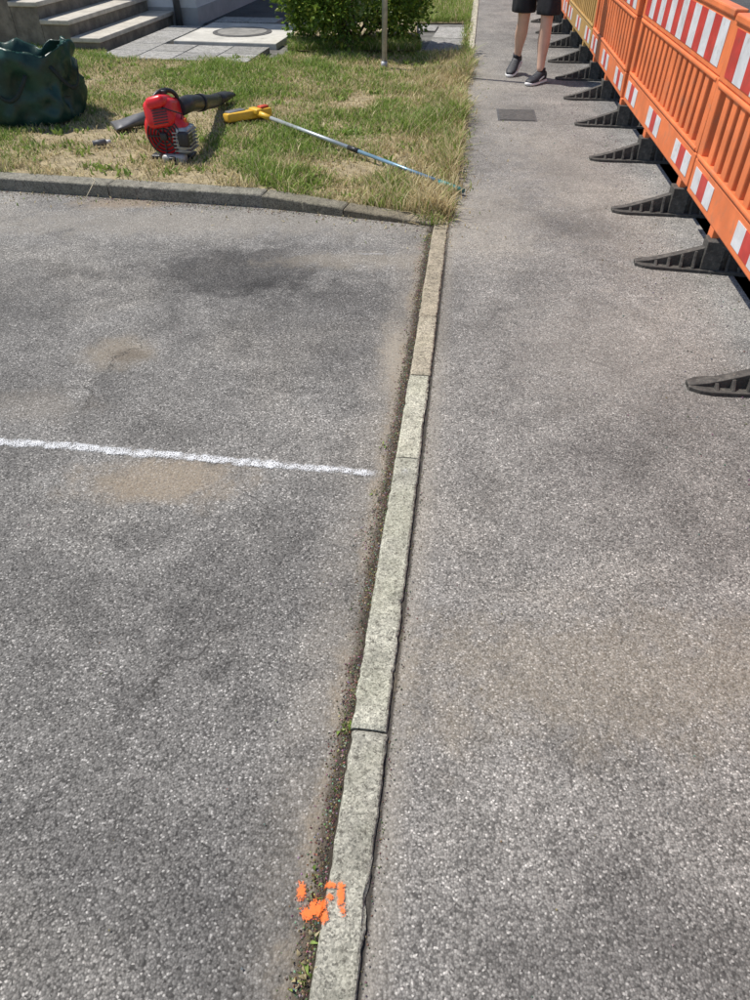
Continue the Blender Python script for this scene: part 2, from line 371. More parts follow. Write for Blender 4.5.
# ---------------------------------------------------------------- paint marks
def paintmat(name,col,half,hl,ns=.5,op=1.,edge=.35):
    m,nt,b=newmat(name); co=nd(nt,'ShaderNodeTexCoord').outputs['Object']
    s=nd(nt,'ShaderNodeSeparateXYZ',{0:co}); ax=mth(nt,'ABSOLUTE',s.outputs[0])
    n0=noi(nt,co,4,2,.5); ay=mth(nt,'ABSOLUTE',mth(nt,'ADD',s.outputs[1],mth(nt,'MULTIPLY',mth(nt,'SUBTRACT',n0,.5),half*1.8)))
    n1=noi(nt,co,22,4,.7); n2=noi(nt,co,200,3,.75)
    d=mth(nt,'ADD',mth(nt,'DIVIDE',ay,half),mth(nt,'MULTIPLY',mth(nt,'SUBTRACT',n1,.5),ns*3.))
    d=mth(nt,'ADD',d,mth(nt,'MULTIPLY',mth(nt,'SUBTRACT',n2,.5),2.4))
    # thins out towards the far right end
    d=mth(nt,'ADD',d,mth(nt,'MULTIPLY',sstep(nt,s.outputs[0],hl-.55,hl),.22))
    al=mth(nt,'SUBTRACT',1.,sstep(nt,d,.95-edge,1+edge))
    ed=mth(nt,'SUBTRACT',1.,sstep(nt,mth(nt,'ADD',ax,mth(nt,'MULTIPLY',n2,.04)),hl-.05,hl))
    vo=nd(nt,'ShaderNodeTexVoronoi',{'Vector':co,'Scale':205.},voronoi_dimensions='2D').outputs['Distance']
    hole=mth(nt,'SUBTRACT',1.,mth(nt,'MULTIPLY',sstep(nt,mth(nt,'ADD',mth(nt,'MULTIPLY',vo,.6),mth(nt,'MULTIPLY',n1,.95)),.58,.9),.85))
    al=mth(nt,'MULTIPLY',mth(nt,'MULTIPLY',mth(nt,'MULTIPLY',al,ed),hole),op)
    c=mix(nt,sstep(nt,n2,.35,.7),tuple(q*.78 for q in col),col); nt.links.new(c,b.inputs['Base Color']); b.inputs['Roughness'].default_value=.8
    t=nd(nt,'ShaderNodeBsdfTransparent').outputs[0]; mx=nd(nt,'ShaderNodeMixShader',{0:al,1:t,2:b.outputs[0]})
    nt.links.new(mx.outputs[0],nt.nodes['Material Output'].inputs['Surface']); return m
def line(name,a,b,half,z,mat=None,col=(.76,.77,.78),**k):
    a=Vector(a);b=Vector(b);L=(b-a).length; c=(a+b)/2
    mat=mat or paintmat(name+'_paint',col,half,L/2,**k)
    o=obj(name,[(-L/2,-half*2.8,0),(L/2,-half*2.8,0),(L/2,half*2.8,0),(-L/2,half*2.8,0)],[(0,1,2,3)],mat)
    o.location=(c.x,c.y,z); o.rotation_euler=(0,0,math.atan2(b.y-a.y,b.x-a.x)); return o
line('white_paint_line',(-3.4,2.26),(.035,1.792),.0175,.004,ns=.85)
line('white_paint_mark',(.058,1.79),(.142,1.775),.017,.0225,ns=.5,op=.75)
line('chalk_mark',(-.13,3.63),(.10,3.61),.014,.004,ns=1.2,op=.28)
def spray():
    m,nt,b=newmat('orange_spray'); co=nd(nt,'ShaderNodeTexCoord').outputs['Object']
    n1=noi(nt,co,110,4,.75); n2=noi(nt,co,260,3,.8); al=None
    for (cx,cy,rx,ry) in [(-.146,.502,.007,.014),(-.114,.472,.018,.012),(-.130,.462,.010,.009),(-.066,.487,.006,.013),(-.088,.508,.011,.005),(-.068,.507,.007,.005),(-.062,.463,.005,.009),(-.097,.452,.006,.008),(-.09,.485,.006,.005)]:
        mp=nd(nt,'ShaderNodeMapping',{'Vector':co,'Location':(cx,cy,0),'Scale':(rx,ry,1000)},vector_type='TEXTURE')
        ln=nd(nt,'ShaderNodeVectorMath',{0:mp.outputs[0]},operation='LENGTH').outputs['Value']
        d=mth(nt,'ADD',ln,mth(nt,'ADD',mth(nt,'MULTIPLY',mth(nt,'SUBTRACT',n1,.5),4.2),mth(nt,'MULTIPLY',mth(nt,'SUBTRACT',n2,.5),3.4)))
        q=mth(nt,'SUBTRACT',1.,sstep(nt,d,.6,1.5)); al=q if al is None else mth(nt,'MAXIMUM',al,q)
    b.inputs['Base Color'].default_value=(.95,.19,.03,1); b.inputs['Roughness'].default_value=.7
    t=nd(nt,'ShaderNodeBsdfTransparent').outputs[0]; mx=nd(nt,'ShaderNodeMixShader',{0:mth(nt,'MULTIPLY',al,.9),1:t,2:b.outputs[0]})
    nt.links.new(mx.outputs[0],nt.nodes['Material Output'].inputs['Surface'])
    V=[];F=[]
    for y in [.4,.56]:
        for n in (-.12,-.047,-.040,.035): V.append((kx(y)+n,y,.0045 if n<-.045 else .0225))
    for i in range(3): F.append((i,i+1,i+5,i+4))
    obj('orange_spray_mark',V,F,m)
spray()
# ---------------------------------------------------------------- slabs, cover, stairs, building
V=[];F=[];C=[]
def inq(x,y):
    n=x-kx(y)
    if n>-.06: return False
    if -1.15<x<.55 and y<10.95: return False
    if x>.3 and y<9.1: return False
    if -2.4<x<-1.0 and 9.35<y<11.1: return False
    return True
e1=Vector((.985,-.17)); e2=Vector((.17,.985)); og=Vector((-3.0,8.62))
for i in range(0,14):
    for j in range(0,7):
        s=.42; c=og+e1*(i*s*1.0+s/2+.03)+e2*(j*s+s/2 )
        if not inq(c.x,c.y): continue
        if c.x>1.2 or c.y>11.2: continue
        b=len(V); h=s/2-.006; z=Hn(c.x-kx(c.y))+.012+random.uniform(-.002,.002); col=random.uniform(.8,1.15)
        cs=[c+e1*(-h)+e2*(-h),c+e1*h+e2*(-h),c+e1*h+e2*h,c+e1*(-h)+e2*h]
        for k,q in enumerate(cs): V.append((q.x,q.y,z-.06)); C.append((col,col,col,1))
        for k,q in enumerate(cs): V.append((q.x,q.y,z)); C.append((col,col,col,1))
        F+=[(b+4,b+5,b+6,b+7),(b,b+1,b+5,b+4),(b+1,b+2,b+6,b+5),(b+2,b+3,b+7,b+6),(b+3,b,b+4,b+7)]
o=obj('paving_slabs',V,F,mSlab,bevel=.004); colattr(o.data,C)
patch('paving_joint_ground',[(-3.3,8.9),(.9,8.9),(1.25,11.2),(-2.9,11.2)],.018,mConcD)
e=empty('manhole_cover',(-1.62,10.12,.0),-.17)
V=[];F=[];boxg(V,F,-.62,.62,-.68,.68,.0,.082); obj('concrete_surround',V,F,mConc,e,bevel=.01)
mIron=simple('cast_iron',(.12,.115,.11),.55,.3,20,metal=.3,bump=.4,bscale=90)
def disc(name,r,z0,z1,mat,par,n=40):
    rings=[[Vector((r*math.cos(2*math.pi*k/n),r*math.sin(2*math.pi*k/n),z)) for k in range(n)] for z in (z0,z1)]
    V,F=loft(rings); return obj(name,V,F,mat,par,bevel=.003)
disc('frame_ring',.36,.08,.088,mIron,e); disc('concrete_infill',.30,.085,.092,simple('infill',(.24,.23,.21),.9,.2,9),e)
e=empty('utility_cover',(1.19,6.5,0),-.1)
V=[];F=[];boxg(V,F,-.16,.16,-.19,.19,-.01,.007);obj('frame',V,F,mIron,e)
V=[];F=[];boxg(V,F,-.145,.145,-.175,.175,.0,.0105);obj('plate',V,F,simple('plate_grey',(.075,.07,.065),.75,.25,30,bump=.5,dirt=((.22,.2,.16),.7)),e,bevel=.002)
st=empty('entrance_steps',(-3.0,9.0,0),-R(9.8))
mRisShade=simple('riser',(.19,.17,.14),.9,.3,8,bump=.3,dirt=((.1,.09,.07),.6)); mTr=simple('tread',(.50,.465,.40),.85,.15,7,bump=.4,dirt=((.33,.3,.24),.6))  # riser colour has the front-face shade painted in, tread the sunlit top
for i in range(5):
    z1=.03+.155*(i+1); V=[];F=[];boxg(V,F,-8 if i==4 else -.32*(i+1)-.02,-.32*i-.025,.0,2.08,.0,z1-.045); obj('riser_%d'%i,V,F,mRisShade,st)
    V=[];F=[];boxg(V,F,-8 if i==4 else -.32*(i+1)-.022,-.32*i,-.02,2.085,z1-.0449,z1); obj('tread_%d'%i,V,F,mTr,st,bevel=.008)
bd=empty('white_building',(-3.0,9.0,0),-R(9.8))
mW=simple('white_render',(.72,.71,.68),.9,.06,3,bump=.4,bscale=150,dirt=((.5,.48,.44),.3)); mPl=simple('plinth',(.42,.41,.39),.9,.1,5,bump=.3)
V=[];F=[];boxg(V,F,-9,.31,2.11,11,.22,3.5);obj('walls',V,F,mW,bd)
V=[];F=[];boxg(V,F,-9,.325,2.095,11,-.02,.22);obj('plinth',V,F,mPl,bd)
V=[];F=[];boxg(V,F,-9.1,.42,2.0,11.1,3.5,3.65);obj('roof',V,F,simple('roof',(.15,.12,.1),.8),bd)
mGl=simple('glass_dark',(.03,.035,.04),.1,.1); mFr=simple('frame_white',(.7,.7,.7),.5,.05)
V=[];F=[];boxg(V,F,-3.2,-2.2,2.06,2.108,.81,2.9);obj('door',V,F,simple('door_brown',(.12,.06,.03),.5),bd,bevel=.01)
for k,(xa,za) in enumerate([(-1.6,1.7),(-5.2,1.7)]):
    V=[];F=[];boxg(V,F,xa,xa+1.0,2.07,2.108,za,za+1.2);obj('window_frame_%d'%k,V,F,mFr,bd)
    V=[];F=[];boxg(V,F,xa+.07,xa+.93,2.06,2.069,za+.07,za+1.13);obj('window_glass_%d'%k,V,F,mGl,bd)
tube('downpipe',[(.08,2.03,.0),(.08,2.03,3.5)],.045,simple('zinc',(.22,.22,.22),.45,.15,6,metal=.5),bd)
e=empty('metal_post',(.095,8.28,0))
mGal=simple('galvanised',(.42,.43,.44),.45,.2,25,metal=.4)
tube('pole',[(0,0,0),(0,0,2.6)],.027,mGal,e); tube('cap',[(0,0,2.6),(0,0,2.62)],[.03,.026],mGal,e); tube('base_collar',[(0,0,.03),(0,0,.09)],[.034,.032],mGal,e)
# ---------------------------------------------------------------- bush
def bush(name,cx,cy,z0,rx,ry,rz,NL):
    e=empty(name,(cx,cy,0))
    lobes=[]
    for i in range(34):
        a=random.uniform(0,6.283); u=random.uniform(-.9,1); q=math.sqrt(max(0,1-u*u*.8))
        lobes.append((Vector((rx*.74*q*math.cos(a),ry*.74*q*math.sin(a),z0+rz+rz*.72*u)),random.uniform(.2,.38)))
    P=[];D=[]
    while len(P)<NL:
        c,r=random.choice(lobes); d=Vector((random.gauss(0,1),random.gauss(0,1),random.gauss(0,1))).normalized()
        rr=r*(random.random()**.35)*(1+.4*noise.noise(d*3+c*3)); p=c+d*rr
        if p.z<z0+.02: continue
        P.append(p);D.append((p-Vector((0,0,z0+rz*.8))).normalized()*.6+d*.6)
    V=[];F=[];C=[]
    for p,d in zip(P,D):
        l=random.uniform(.035,.07); w=l*.3
        t=(d+Vector((random.gauss(0,.6),random.gauss(0,.6),random.gauss(0,.5)+.2))).normalized()
        s=t.cross(Vector((random.gauss(0,1),random.gauss(0,1),random.gauss(0,1)))).normalized(); nn=s.cross(t)
        b=len(V); V+=[p,p+t*l*.4+s*w+nn*l*.1,p+t*l,p+t*l*.4-s*w+nn*l*.1,p+t*l*.45]
        F+=[(b,b+1,b+4),(b+1,b+2,b+4),(b+2,b+3,b+4),(b+3,b,b+4)]
        k=random.random(); base=(.10,.18,.03) if k<.45 else ((.18,.28,.04) if k<.85 else (.33,.39,.07))
        m_=random.uniform(.7,1.25); C+=[(base[0]*m_,base[1]*m_,base[2]*m_,1)]*5
    o=obj('foliage',V,F,attrmat('leaves',.4,.35),e); colattr(o.data,C)
    mB=simple('bark',(.1,.07,.045),.9,.3,30)
    for i in range(16):
        c,r=lobes[i]; s=Vector((random.uniform(-.1,.1),random.uniform(-.1,.1),z0)); mid=(s+c)/2+Vector((random.uniform(-.08,.08),random.uniform(-.08,.08),.05))
        tube('branch_%d'%i,[s,mid,c],[.018,.012,.004],mB,e,8)
bush('shrub',-.25,9.45,.03,.90,.8,.72,27000)
# ---------------------------------------------------------------- barriers
mO=simple('plastic_orange',(.78,.205,.07),.5,.14,4,bump=.2,bscale=25,dirt=((.42,.20,.12),.6))
mY=simple('plastic_ochre',(.46,.28,.09),.5,.12,5,dirt=((.3,.18,.06),.4))
mWh=simple('reflective_white',(.66,.67,.69),.4,.1,10,dirt=((.38,.36,.33),.6)); mRd=simple('reflective_red',(.56,.055,.045),.4,.14,10,dirt=((.3,.09,.07),.6))
mRub=simple('rubber_foot',(.06,.056,.05),.8,.3,25,bump=.5,dirt=((.20,.18,.15),.85))
def foot_mesh():
    V=[];F=[]
    def top(p): 
        a=max(0.,1-abs(p)/.36); return .018+.115*a**1.25
    def wedge(hw,k,lo=-.36,hi=.36):
        n=20; b=len(V)
        for i in range(n+1):
            p=lo+(hi-lo)*i/n; z=top(p)*k; w=hw*(1 if abs(p)<.3 else 1-(abs(p)-.3)/.06*.35)
            V.extend([(p,-w,0),(p,-w,z),(p,w,z),(p,w,0)])
        for i in range(n):
            q=b+i*4
            for t in range(3): F.append((q+t,q+t+4,q+t+5,q+t+1))
        F.append((b,b+1,b+2,b+3)); q=b+n*4; F.append((q+3,q+2,q+1,q))
    wedge(.022,1.0)
    n=18; b=len(V)
    for i in range(n+1):
        p=-.36+.72*i/n; w=.062*(1 if abs(p)<.27 else 1-((abs(p)-.27)/.09)**2*.55)
        V.extend([(p,-w,0),(p,-w,.016),(p,w,.016),(p,w,0)])
    for i in range(n):
        q=b+i*4
        for t in range(3): F.append((q+t,q+t+4,q+t+5,q+t+1))
    F.append((b,b+1,b+2,b+3)); q=b+n*4; F.append((q+3,q+2,q+1,q))
    for p in (-.26,-.2,-.14,-.08,.08,.14,.2,.26):
        h=top(p)-.006; b=len(V)
        V+= [(p-.007,-.055,.012),(p+.007,-.055,.012),(p+.007,.055,.012),(p-.007,.055,.012),(p-.007,-.028,h),(p+.007,-.028,h),(p+.007,.028,h),(p-.007,.028,h)]
        F+=[(b+4,b+5,b+6,b+7),(b,b+1,b+5,b+4),(b+1,b+2,b+6,b+5),(b+2,b+3,b+7,b+6),(b+3,b,b+4,b+7)]
    boxg(V,F,-.045,.045,-.05,.05,.01,.155)
    return V,F
FV,FF=foot_mesh()
def barrier(y0,y1,mat,tips,yaw=0.,tilt=0.):
    x0,x1=bx(y0),bx(y1); L=math.hypot(x1-x0,y1-y0); ang=math.atan2(y1-y0,x1-x0)
    e=empty('plastic_barrier',((x0+x1)/2,(y0+y1)/2,0),ang+yaw); h=L/2-.012
    V=[];F=[]; T=.022
    boxg(V,F,-h,h,-T,T,.20,.375)
    boxg(V,F,-h,h,-T,T,.735,1.0)
    boxg(V,F,-h+.03,h-.03,-T-.012,T+.012,.985,1.02)
    boxg(V,F,-h+.03,h-.03,-T-.007,T+.007,.378,.40); boxg(V,F,-h+.03,h-.03,-T-.007,T+.007,.71,.733)
    boxg(V,F,-h,-h+.08,-T,T,.376,.734); boxg(V,F,h-.08,h,-T,T,.376,.734)
    nb=15; span=2*h-.16; pitch=span/nb
    for i in range(nb-1):
        c=-h+.08+pitch*(i+1); w=.036 if i!=nb//2-1 else .05
        boxg(V,F,c-w,c+w,-T+.004,T-.004,.374,.736)
    for s in (-1,1):
        boxg(V,F,s*(h-.004)-.016,s*(h-.004)+.016,-.045,-T-.0005,.25,.33) ; boxg(V,F,s*(h-.004)-.016,s*(h-.004)+.016,-.045,-T-.0005,.80,.90)
    pn=[obj('panel',V,F,mat,e,bevel=.008)]
    for nm,m,par in (('white_reflectors',mWh,0),('red_reflectors',mRd,1)):
        V=[];F=[]
        k=14; w=(2*h-.16)/k
        for sy in (-1,1):
            a,b=(T+.0005,T+.003) if sy>0 else (-T-.003,-T-.0005)
            for i in range(k):
                if i%2==par: boxg(V,F,-h+.08+i*w+.0005,-h+.08+(i+1)*w-.0005,a,b,.765,.965)
            for c0 in (-h+.06,h-.42,-.18):
                for i in range(3):
                    if i%2==par: boxg(V,F,c0+i*.12+.0005,c0+(i+1)*.12-.0005,a,b,.235,.345)
        pn.append(obj(nm,V,F,m,e))
    inv=(Matrix.Translation(e.location)@Matrix.Rotation(ang+yaw,4,'Z')).inverted()
    for i,(ty,rot) in enumerate(tips):
        tx=bx(ty)-.355; a=-.1+rot; c=Vector((tx+.36*math.cos(a),ty+.36*math.sin(a),.0045))
        f=obj('foot_%d'%i,FV,FF,mRub,e,bevel=.003)
        f.location=inv@c; f.rotation_euler=(0,0,a-(ang+yaw))
    V=[];F=[]
    for i,(ty,rot) in enumerate(tips):
        lc=inv@Vector((bx(ty),ty-.03,0)); boxg(V,F,lc.x-.035,lc.x+.035,-.019,.019,.12,.202)
    pn.append(obj('legs',V,F,mat,e,bevel=.004))
    for o in pn: o.rotation_euler=(tilt,0,0)
barrier(-.12,1.93,mO,[(.4,0),(1.35,0)])
barrier(1.96,4.02,mO,[(2.33,.02),(3.50,-.10)],.0,.0)
barrier(4.06,6.12,mO,[(4.26,-.02),(5.28,.0)],.008,.02)
barrier(6.16,8.20,mO,[(6.2,-.03),(7.08,0.03),(7.9,0)],-.008,-.015)
barrier(8.24,10.28,mY,[(8.75,.02),(9.65,0)],.004,.01)
barrier(10.32,12.36,mO,[(10.6,0),(11.5,0)],0,-.02)
barrier(12.4,14.44,mO,[(12.7,0),(13.7,0)],.01)
barrier(14.5,16.5,mO,[(14.8,0),(15.9,0)]); barrier(16.6,18.6,mO,[(16.9,0),(17.9,0)])
# ---------------------------------------------------------------- garden bag
def bag():
    e=empty('garden_waste_bag',(-2.70,6.17,.06),.2)
    n=110;rings=[]
    prof=[(.0,.34),(.03,.37),(.07,.38),(.11,.385),(.15,.388),(.19,.39),(.23,.392),(.27,.395),(.31,.395),(.35,.393),(.39,.39),(.43,.388),(.46,.385),(.49,.38),(.505,.375),(.495,.366),(.45,.36),(.36,.35),(.2,.345),(.08,.33),(.03,.30),(.025,.12)]
    def ridge(p): return 1-2*abs(noise.noise(p))
    for i,(z,r) in enumerate(prof):
        ring=[]
        for k in range(n):
            a=2*math.pi*k/n; o=Vector((math.cos(a),math.sin(a),0))
            f=noise.noise(Vector((o.x*1.7,o.y*1.7,z*3)))*.10+ridge(Vector((o.x*2.6,o.y*2.6,z*6+4)))*.045+ridge(Vector((o.x*5+z*6,o.y*5,z*11)))*.028+ridge(Vector((o.x*9-z*9,o.y*9,z*18)))*.013
            g=min(1,z/.1+.3); rr=r+(f-.04)*g
            zz=z*(1+noise.noise(Vector((o.x*1.3,o.y*1.3,7)))*.22+noise.noise(Vector((o.x*4,o.y*4,2)))*.10)
            ring.append(Vector((o.x*rr*1.03,o.y*rr*.9,zz)))
        rings.append(ring)
    V,F=loft(rings); m=simple('woven_green_plastic',(.011,.050,.037),.42,.35,7,bump=.5,bscale=18,dirt=((.035,.095,.075),.6))
    obj('fabric',V,F,m,e,smooth=True)
    mb=simple('webbing_black',(.012,.022,.02),.7)
    for a0,hz in ((-1.75,.26),(-.55,.30)):
        pts=[]
        for t in range(11):
            u=t/10; a=a0+(u-.5)*.75; rr=.42+.02*math.sin(u*math.pi); pts.append((rr*math.cos(a),rr*.9*math.sin(a),hz-.16*math.sin(u*math.pi)+.1))
        tube('handle',pts,[(.004,.014)]*11,mb,e,8)
    V=[];F=[];C=[]
    for i in range(1600):
        a=random.uniform(0,6.28);r=.29*math.sqrt(random.random()); p=Vector((r*math.cos(a),r*math.sin(a),.14+random.uniform(0,.06))); t=Vector((random.gauss(0,1),random.gauss(0,1),random.gauss(0,.5))).normalized()*.05;s=t.cross(Vector((0,0,1))).normalized()*.006
        b=len(V);V+=[p-s,p+s,p+t+s,p+t-s];F.append((b,b+1,b+2,b+3)); c=random.choice([(.06,.09,.03),(.12,.09,.05),(.03,.04,.02)]); C+=[c+(1,)]*4
    o=obj('clippings',V,F,mGrass,e); colattr(o.data,C)
bag()
# ---------------------------------------------------------------- leaf blower
mRed=simple('red_plastic',(.70,.02,.025),.3,.1,6,bump=.05,dirt=((.45,.05,.04),.3)); mBk=simple('black_plastic',(.026,.026,.028),.42,.2,12,dirt=((.09,.085,.07),.4)); mGy=simple('grey_plastic',(.13,.13,.135),.5,.2,12); mSil=simple('alu',(.42,.42,.42),.4,.2,20,metal=.6)
def rbox(name,x0,x1,y0,y1,z0,z1,mat,par,bev=.03,seg=4,rot=None):
    V=[];F=[];cx,cy,cz=(x0+x1)/2,(y0+y1)/2,(z0+z1)/2
    boxg(V,F,x0-cx,x1-cx,y0-cy,y1-cy,z0-cz,z1-cz); o=obj(name,V,F,mat,par,smooth=True); md=o.modifiers.new('b','BEVEL'); md.width=bev; md.segments=seg
    o.location=(cx,cy,cz)
    if rot: o.rotation_euler=rot
    return o
def torus(name,R_,r,loc,rot,mat,par,arc=2*math.pi,n=32,sx=1.,sy=1.):
    pts=[(R_*sx*math.cos(arc*k/(n-1)),R_*sy*math.sin(arc*k/(n-1)),0) for k in range(n)]
    o=tube(name,pts,r,mat,par,10); o.location=loc;o.rotation_euler=rot; return o
def blower():
    e=empty('leaf_blower',(-1.375,5.08,.055),R(-8))
    def vol(name,r,ya,yb_,mat,seg=40,grow=.25,zc=.17):
        prof=[(ya,.82),(ya+.02,.96),(ya+.05,1.0),(yb_-.05,1.0),(yb_-.02,.95),(yb_,.8)]; rings=[]
        for yy,s in prof:
            rings.append([Vector((r*s*(1+grow*max(0,math.cos((k/seg)*6.283-2.2))**2*.6)*math.cos(k/seg*6.283),yy,zc+r*s*(1+grow*max(0,math.cos(k/seg*6.283-2.2))**2*.6)*math.sin(k/seg*6.283))) for k in range(seg)])
        V,F=loft(rings); return obj(name,V,F,mat,e,smooth=True)
    vol('fan_housing',.145,-.06,.07,mRed)
    rbox('engine_cover',-.12,.08,-.09,.12,.20,.37,mRed,e,.045,5,(R(-12),R(-10),0))
    rbox('cover_top',-.08,.05,-.12,.05,.325,.395,mRed,e,.03,4,(R(-12),R(-14),0))
    rbox('engine_block',.06,.15,-.07,.08,.06,.22,mSil,e,.015,2,(0,R(8),0))
    rbox('muffler',.09,.165,-.10,.0,.11,.20,mBk,e,.015)
    rbox('fuel_tank',-.04,.12,-.11,-.03,.0,.06,simple('tank_white',(.42,.41,.38),.4,.15),e,.02)
    rbox('fuel_cap',.02,.06,-.135,-.10,.02,.055,mBk,e,.008)
    rbox('base_foot',-.15,.13,-.03,.12,.0,.035,mBk,e,.012)
    for i in range(5):
        torus('intake_grille_%d'%i,.025+.022*i,.0045,(-.01,-.066,.165),(R(90),0,0),mBk,e,n=28)
    rbox('grille_hub',-.035,.015,-.085,-.06,.145,.19,mBk,e,.01)
    for k in range(4):
        V=[];F=[];boxg(V,F,-.115,.115,-.004,.004,-.004,.004);o=obj('grille_spoke_%d'%k,V,F,mBk,e);o.location=(-.01,-.068,.165);o.rotation_euler=(0,R(45*k),0)
    for k in range(6):
        V=[];F=[];boxg(V,F,-.05,.05,-.004,.004,-.003,.003);o=obj('vent_%d'%k,V,F,mBk,e);o.location=(.0,-.096,.25+k*.016);o.rotation_euler=(R(-12),R(-10),0)
    for k in range(6):
        V=[];F=[];boxg(V,F,.05,.165,-.075,.085,.075+k*.022,.082+k*.022);obj('cooling_fin_%d'%k,V,F,mSil,e)
    torus('handle',.085,.014,(.0,.03,.35),(R(90),0,R(55)),mBk,e,arc=math.pi,n=18,sx=1.1,sy=.75)
    rbox('trigger',-.02,.02,.0,.05,.39,.42,mBk,e,.008)
    rbox('spark_plug_cap',.09,.13,-.01,.03,.22,.26,simple('cap_orange',(.7,.12,.02),.4),e,.008)
    tube('blow_tube',[(.05,.08,.30),(.03,.35,.27),(.0,.7,.2),(-.05,1.05,.13),(-.08,1.25,.10)],[.055,.054,.050,.048,.048],mBk,e,20)
    tube('tube_joint',[(.010,.60,.22),(.0,.70,.20)],.058,mBk,e,20)
    tube('nozzle_flare',[(-.08,1.25,.10),(-.09,1.38,.085),(-.10,1.55,.075)],[(.049,.049),(.062,.038),(.088,.026)],mBk,e,20)
    tube('ignition_cable',[(.1,.0,.24),(.13,-.05,.3),(.06,-.09,.33),(-.02,-.08,.35)],.004,mBk,e,8)
blower()
e=empty('blower_nozzle',(-1.83,5.84,.075),R(28))
tube('collar',[(.17,0,.05),(.10,0,.05)],.05,mBk,e,18); tube('fan_nozzle',[(.10,0,.05),(.02,0,.045),(-.10,0,.03),(-.16,0,.025)],[(.046,.046),(.06,.04),(.105,.022),(.12,.016)],mGy,e,20)
e=empty('small_nozzle',(-1.94,5.35,.085),R(25))
tube('body',[(-.06,0,.01),(.03,0,.01)],[.019,.021],mGy,e); tube('tip',[(.03,0,.01),(.065,0,.01)],.013,simple('tip_white',(.6,.6,.6),.4),e)
# ---------------------------------------------------------------- broom
a=Vector((-.87,5.98,.125)); b=Vector((.555,4.52,.035)); d=(b-a).normalized()
e=empty('push_broom')
mYel=simple('yellow_plastic',(.75,.45,.04),.4,.15,dirt=((.45,.33,.1),.5)); mBlu=simple('blue_alu',(.22,.36,.48),.3,.15,6,metal=.4); mGrn=simple('teal_grip',(.05,.2,.2),.5)
mPol=simple('pole_silver',(.50,.54,.55),.3,.15,6,metal=.4)
L=(b-a).length
tube('pole_upper',[a,a+d*L*.52],.0145,mPol,e); tube('pole_lower',[a+d*L*.50,a+d*L*.93],.0125,mBlu,e)
tube('clamp',[a+d*L*.48,a+d*L*.53],.017,mBk,e); tube('grip',[a+d*L*.9,b],.015,mGrn,e); tube('socket',[a-d*.10,a+d*.10],[.024,.018],mYel,e)
hd=empty('head',a-d*.12,math.atan2(d.y,d.x)); hd.parent=e
rbox('block',-.055,.045,-.24,.14,-.045,.015,mYel,hd,.012,3,(0,R(-8),R(-10)))
rbox('hinge',-.02,.09,-.03,.03,-.01,.03,mYel,hd,.01)
rbox('red_clip',.0,.05,.04,.12,.010,.035,simple('red_clip',(.55,.07,.03),.4),hd,.006)
rbox('side_grip',-.085,-.015,-.21,-.06,.0,.022,mGy,hd,.006)
V=[];F=[];C=[]
for i in range(1600):
    x=random.uniform(-.045,.03);y=random.uniform(-.225,.135); q=(x*1.0-.10*random.uniform(.8,1.3),y+random.gauss(0,.012),-.055)
    bb=len(V);V+=[(x,y-.002,-.03),(x,y+.002,-.03),q];F.append((bb,bb+1,bb+2)); C+=[(.55,.45,.25,1)]*3
o=obj('bristles',V,F,attrmat('bristle',.7,0),hd);colattr(o.data,C)
tube('straw',[(-1.79,4.62,.085),(-1.74,4.53,.095),(-1.79,4.40,.012)],.0022,simple('straw_col',(.6,.52,.35),.7),None,6)
